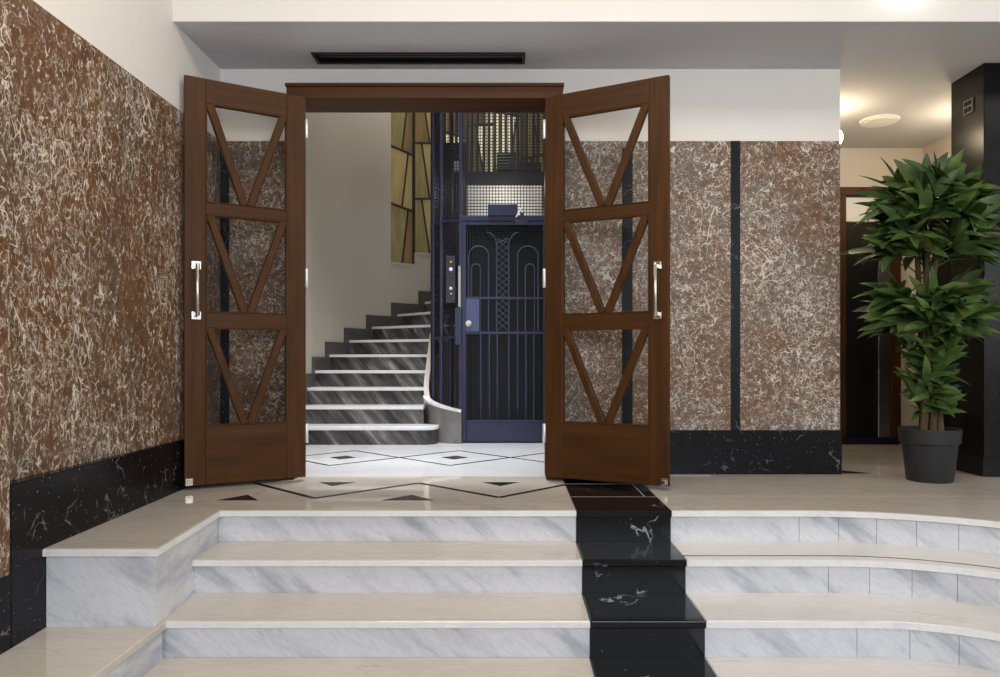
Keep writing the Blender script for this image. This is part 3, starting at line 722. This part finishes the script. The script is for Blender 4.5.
b = MB(); b.bar((X(516), LY-.04, Zp(218)), (X(522), LY-.04, Zp(207.5)), .012, .008, (0,1,0)); lab(obj('arm', b, M['hinge'], cl), 'bright metal closer arm')
# car + machinery
b = MB(); b.box(-.38, .28, 6.98, 7.0, .02, 1.88); b.box(-.40, -.38, 6.16, 7.0, .02, 1.88); b.box(.28, .30, 6.16, 7.0, .02, 1.88); b.box(-.40, .30, 6.16, 7.0, 1.86, 1.90); b.box(-.40, .30, 6.13, 7.0, .0, .02)
P('car', b, M['car'])
b = MB(); b.box(-.46, .29, 7.08, 7.10, 2.09, 2.415); P('white_panel', b, M['lift_white'])
b = MB(); b.box(-.72, .6, 7.06, 7.14, 2.415, 2.55); b.box(-.72, .6, 7.07, 7.13, 1.9, 2.09)
b.box(X(497)*1.16, X(516)*1.16, 7.0, 7.1, 2.56, 2.72); b.box(X(518)*1.16, X(541)*1.16, 7.02, 7.1, 2.55, 2.63)
b.box(-.66, -.44, 6.95, 7.05, 1.15, 2.80)
P('machine_beam', b, M['machine'])
b = MB(); b.box(X(453), X(461), 6.2, 6.23, Zp(167), Zp(156.5)); lab(P('indicator', b, plain('pale grey box', (.4,.4,.4), .5)), 'small pale box high inside the cage')
b = MB()
for x in (-.66, -.56, .33): b.tube([(x, 6.7, 0), (x, 6.7, 4.2)], .018, 8)
P('guide_rail', b, M['machine'])

# potted plant ------------------------------------------------------------
PC = Vector((2.43, 4.19, 0))
pl = empty('potted_plant', PC); tag(pl, 'tall two tiered leafy green plant in a dark grey pot before the pillar', 'plant')
b = MB(); b.lathe([(.10, .0), (.119, .0), (.123, .006), (.146, .215), (.158, .222), (.164, .30), (.160, .304), (.154, .30), (.149, .24), (.138, .20)], PC, 48); obj('pot', b, M['pot'], pl, smooth=True)
b = MB(); b.lathe([(.147, .235), (.146, .255), (.09, .265), (.001, .268)], PC, 32); obj('soil', b, M['soil'], pl, smooth=True)
cn = MB(); canes = []
for i in range(6):
    a = i*1.05 + .4; r0 = .035 + .02*(i % 2); top = (1.62, 1.50, 1.40, 1.66, 1.1, 1.0)[i]
    pts = []
    for k in range(13):
        t_ = k/12; aa = a + t_*1.6; rr_ = r0*(1-.35*sin(pi*t_)) + .02*t_
        pts.append(PC + Vector((rr_*cos(aa), rr_*sin(aa), .25 + (top-.25)*t_)))
    canes.append(pts); cn.tube(pts, [.022*(1-.40*k/12) for k in range(13)], 8)
lv = MB(); pet = MB()
def leafblade(base, d, up, L_, wd, droop):
    d = d.normalized(); s_ = d.cross(up)
    if s_.length < 1e-3: s_ = d.cross(Vector((1,0,0)))
    s_.normalize(); nu = s_.cross(d).normalized(); n = 7; vs = []; p = Vector(base); dd = d.copy(); nn = nu.copy()
    for i in range(n+1):
        t_ = i/n; wv = wd*(sin(pi*t_**.66)**.8) if 0 < t_ < 1 else .0008
        vs += [p - s_*wv + nn*wv*.32, p, p + s_*wv + nn*wv*.32]
        rot = Quaternion(s_, -droop/n); dd = rot @ dd; nn = rot @ nn; p = p + dd*(L_/n)
    for v_ in vs:
        if v_.x > PX-.03 and v_.y > PY-.04: v_.y = PY-.04 - (v_.y-PY+.04)*.2
        if v_.x < RX+.03 and v_.y > FY-.05: v_.y = FY-.05
        if v_.z < .01: v_.z = .01
    fs = []
    for i in range(n):
        a = i*3; fs += [(a, a+1, a+4, a+3), (a+1, a+2, a+5, a+4)]
    lv.add(vs, fs)
def cluster(src, tip, size, nl):
    src = Vector(src); tip = Vector(tip); dv = tip-src; mid = src + dv*.5 + Vector((0,0,dv.length*.12))
    pet.tube([src, mid, tip], [.005, .004, .003], 5)
    out = dv.normalized(); out.z *= .5; out = (out + Vector((0,0,.12))).normalized()
    side = out.cross(Vector((0,0,1))).normalized()
    for i in range(nl):
        f_ = (i/(nl-1)-.5)*2; a = f_*1.35 + random.uniform(-.12, .12)
        d = out*cos(a) + side*sin(a) + Vector((0,0,random.uniform(-.5, .75)))
        L_ = size*(1 - .30*abs(f_))*random.uniform(.85, 1.15)
        leafblade(tip + d.normalized()*.004, d, Vector((out.x*.5+random.uniform(-.3,.3), out.y*.5-.45+random.uniform(-.3,.3), .75)), L_, L_*random.uniform(.15, .19), random.uniform(.1, .8))
def tier(z0, z1, n, rad, size, cset, nl=(6, 7)):
    for i in range(n):
        t_ = (i+.5)/n; z = z0 + (z1-z0)*t_; a = i*2.39996 + random.uniform(-.3, .3); R_ = rad(t_)*random.uniform(.62, 1.0)
        c = canes[random.choice(cset)]; src = min(c, key=lambda q: abs(q.z-(z-.07)))
        tip = Vector((PC.x + R_*cos(a), PC.y + R_*.85*sin(a), z))
        if tip.y > 4.36 and tip.x > PX-.2: tip.y = 4.3
        cluster(src, tip, size*random.uniform(.85, 1.12), random.choice(nl))
tier(1.28, 1.70, 64, lambda t_: .22*(1 - .22*t_) + .03, .235, [0,1,2,3])
tier(1.58, 1.72, 10, lambda t_: .14*(1.2-t_), .21, [0,3])
tier(.86, 1.09, 40, lambda t_: .22 - .04*t_, .235, [0,1,3,4,5])
tier(.38, .86, 30, lambda t_: .06 + .06*t_, .175, [2,4,5,1], (5, 6))
obj('foliage', lv, M['leaf'], pl, smooth=True); obj('petiole', pet, M['leaf'], pl, smooth=True); obj('cane', cn, M['cane'], pl, smooth=True)

# ------------------------------------------------------------------ light
def area(name, loc, tgt, sx, sy, power, col):
    d = bpy.data.lights.new(name, 'AREA'); d.shape = 'RECTANGLE'; d.size = sx; d.size_y = sy; d.energy = power; d.color = col
    o = bpy.data.objects.new(name, d); COL.objects.link(o); o.location = loc
    o.rotation_euler = (Vector(tgt)-Vector(loc)).to_track_quat('-Z', 'Y').to_euler(); return o
area('entrance_daylight', (.9, -2.85, 1.95), (.6, 4, .2), 5.0, 1.2, 160, (.88,.93,1))
area('side_fill', (6.35, -.6, 1.7), (0, 1.6, .3), 3.4, 1.8, 75, (.92,.95,1))  # added fill that brightens the right risers; this wall has no window
area('hall_ceiling_lamp', (.3, 2.1, 3.27), (.3, 2.1, 0), 3.4, .9, 62, (1,.90,.76))
area('hall_ceiling_lamp', (4.6, 2.2, 3.27), (4.6, 2.2, 0), 1.4, 1.4, 30, (1,.90,.76))
o = area('foyer_ceiling_lamp', (-.5, 5.2, 4.7), (-.5, 5.2, 0), .9, .5, 42, (.93,.96,1)); o.data.spread = radians(70)
area('stairwell_lamp', (-.9, 7.2, 4.7), (-.9, 7.2, 0), .6, .6, 24, (1,.95,.88))
def point(name, loc, p, col, rad=.06):
    d = bpy.data.lights.new(name, 'POINT'); d.energy = p; d.color = col; d.shadow_soft_size = rad
    o = bpy.data.objects.new(name, d); COL.objects.link(o); o.location = loc
point('shaft_fill', (-.08, 6.72, 2.32), 5, (1,.96,.88), .04)  # fill light added to brighten the white lift panel, not a real fitting
point('passage_lamp', (3.22, 5.1, 2.2), 9, (1,.82,.55), .07)
wd = bpy.data.worlds.new('sky'); S.world = wd; wd.use_nodes = True
wd.node_tree.nodes['Background'].inputs[0].default_value = (.75,.84,1,1); wd.node_tree.nodes['Background'].inputs[1].default_value = .6

# ------------------------------------------------------------------ camera
cd = bpy.data.cameras.new('camera'); cd.sensor_width = 36; cd.lens = 25.92; cd.shift_x = -.012; cd.shift_y = .0215; cd.clip_start = .05
co = bpy.data.objects.new('camera', cd); COL.objects.link(co); co.location = (0,0,.7); co.rotation_euler = (pi/2,0,0); S.camera = co
S.view_settings.view_transform = 'Standard'; S.view_settings.look = 'None'; S.view_settings.gamma = 1; S.view_settings.use_curve_mapping = False
S.view_settings.exposure = 0
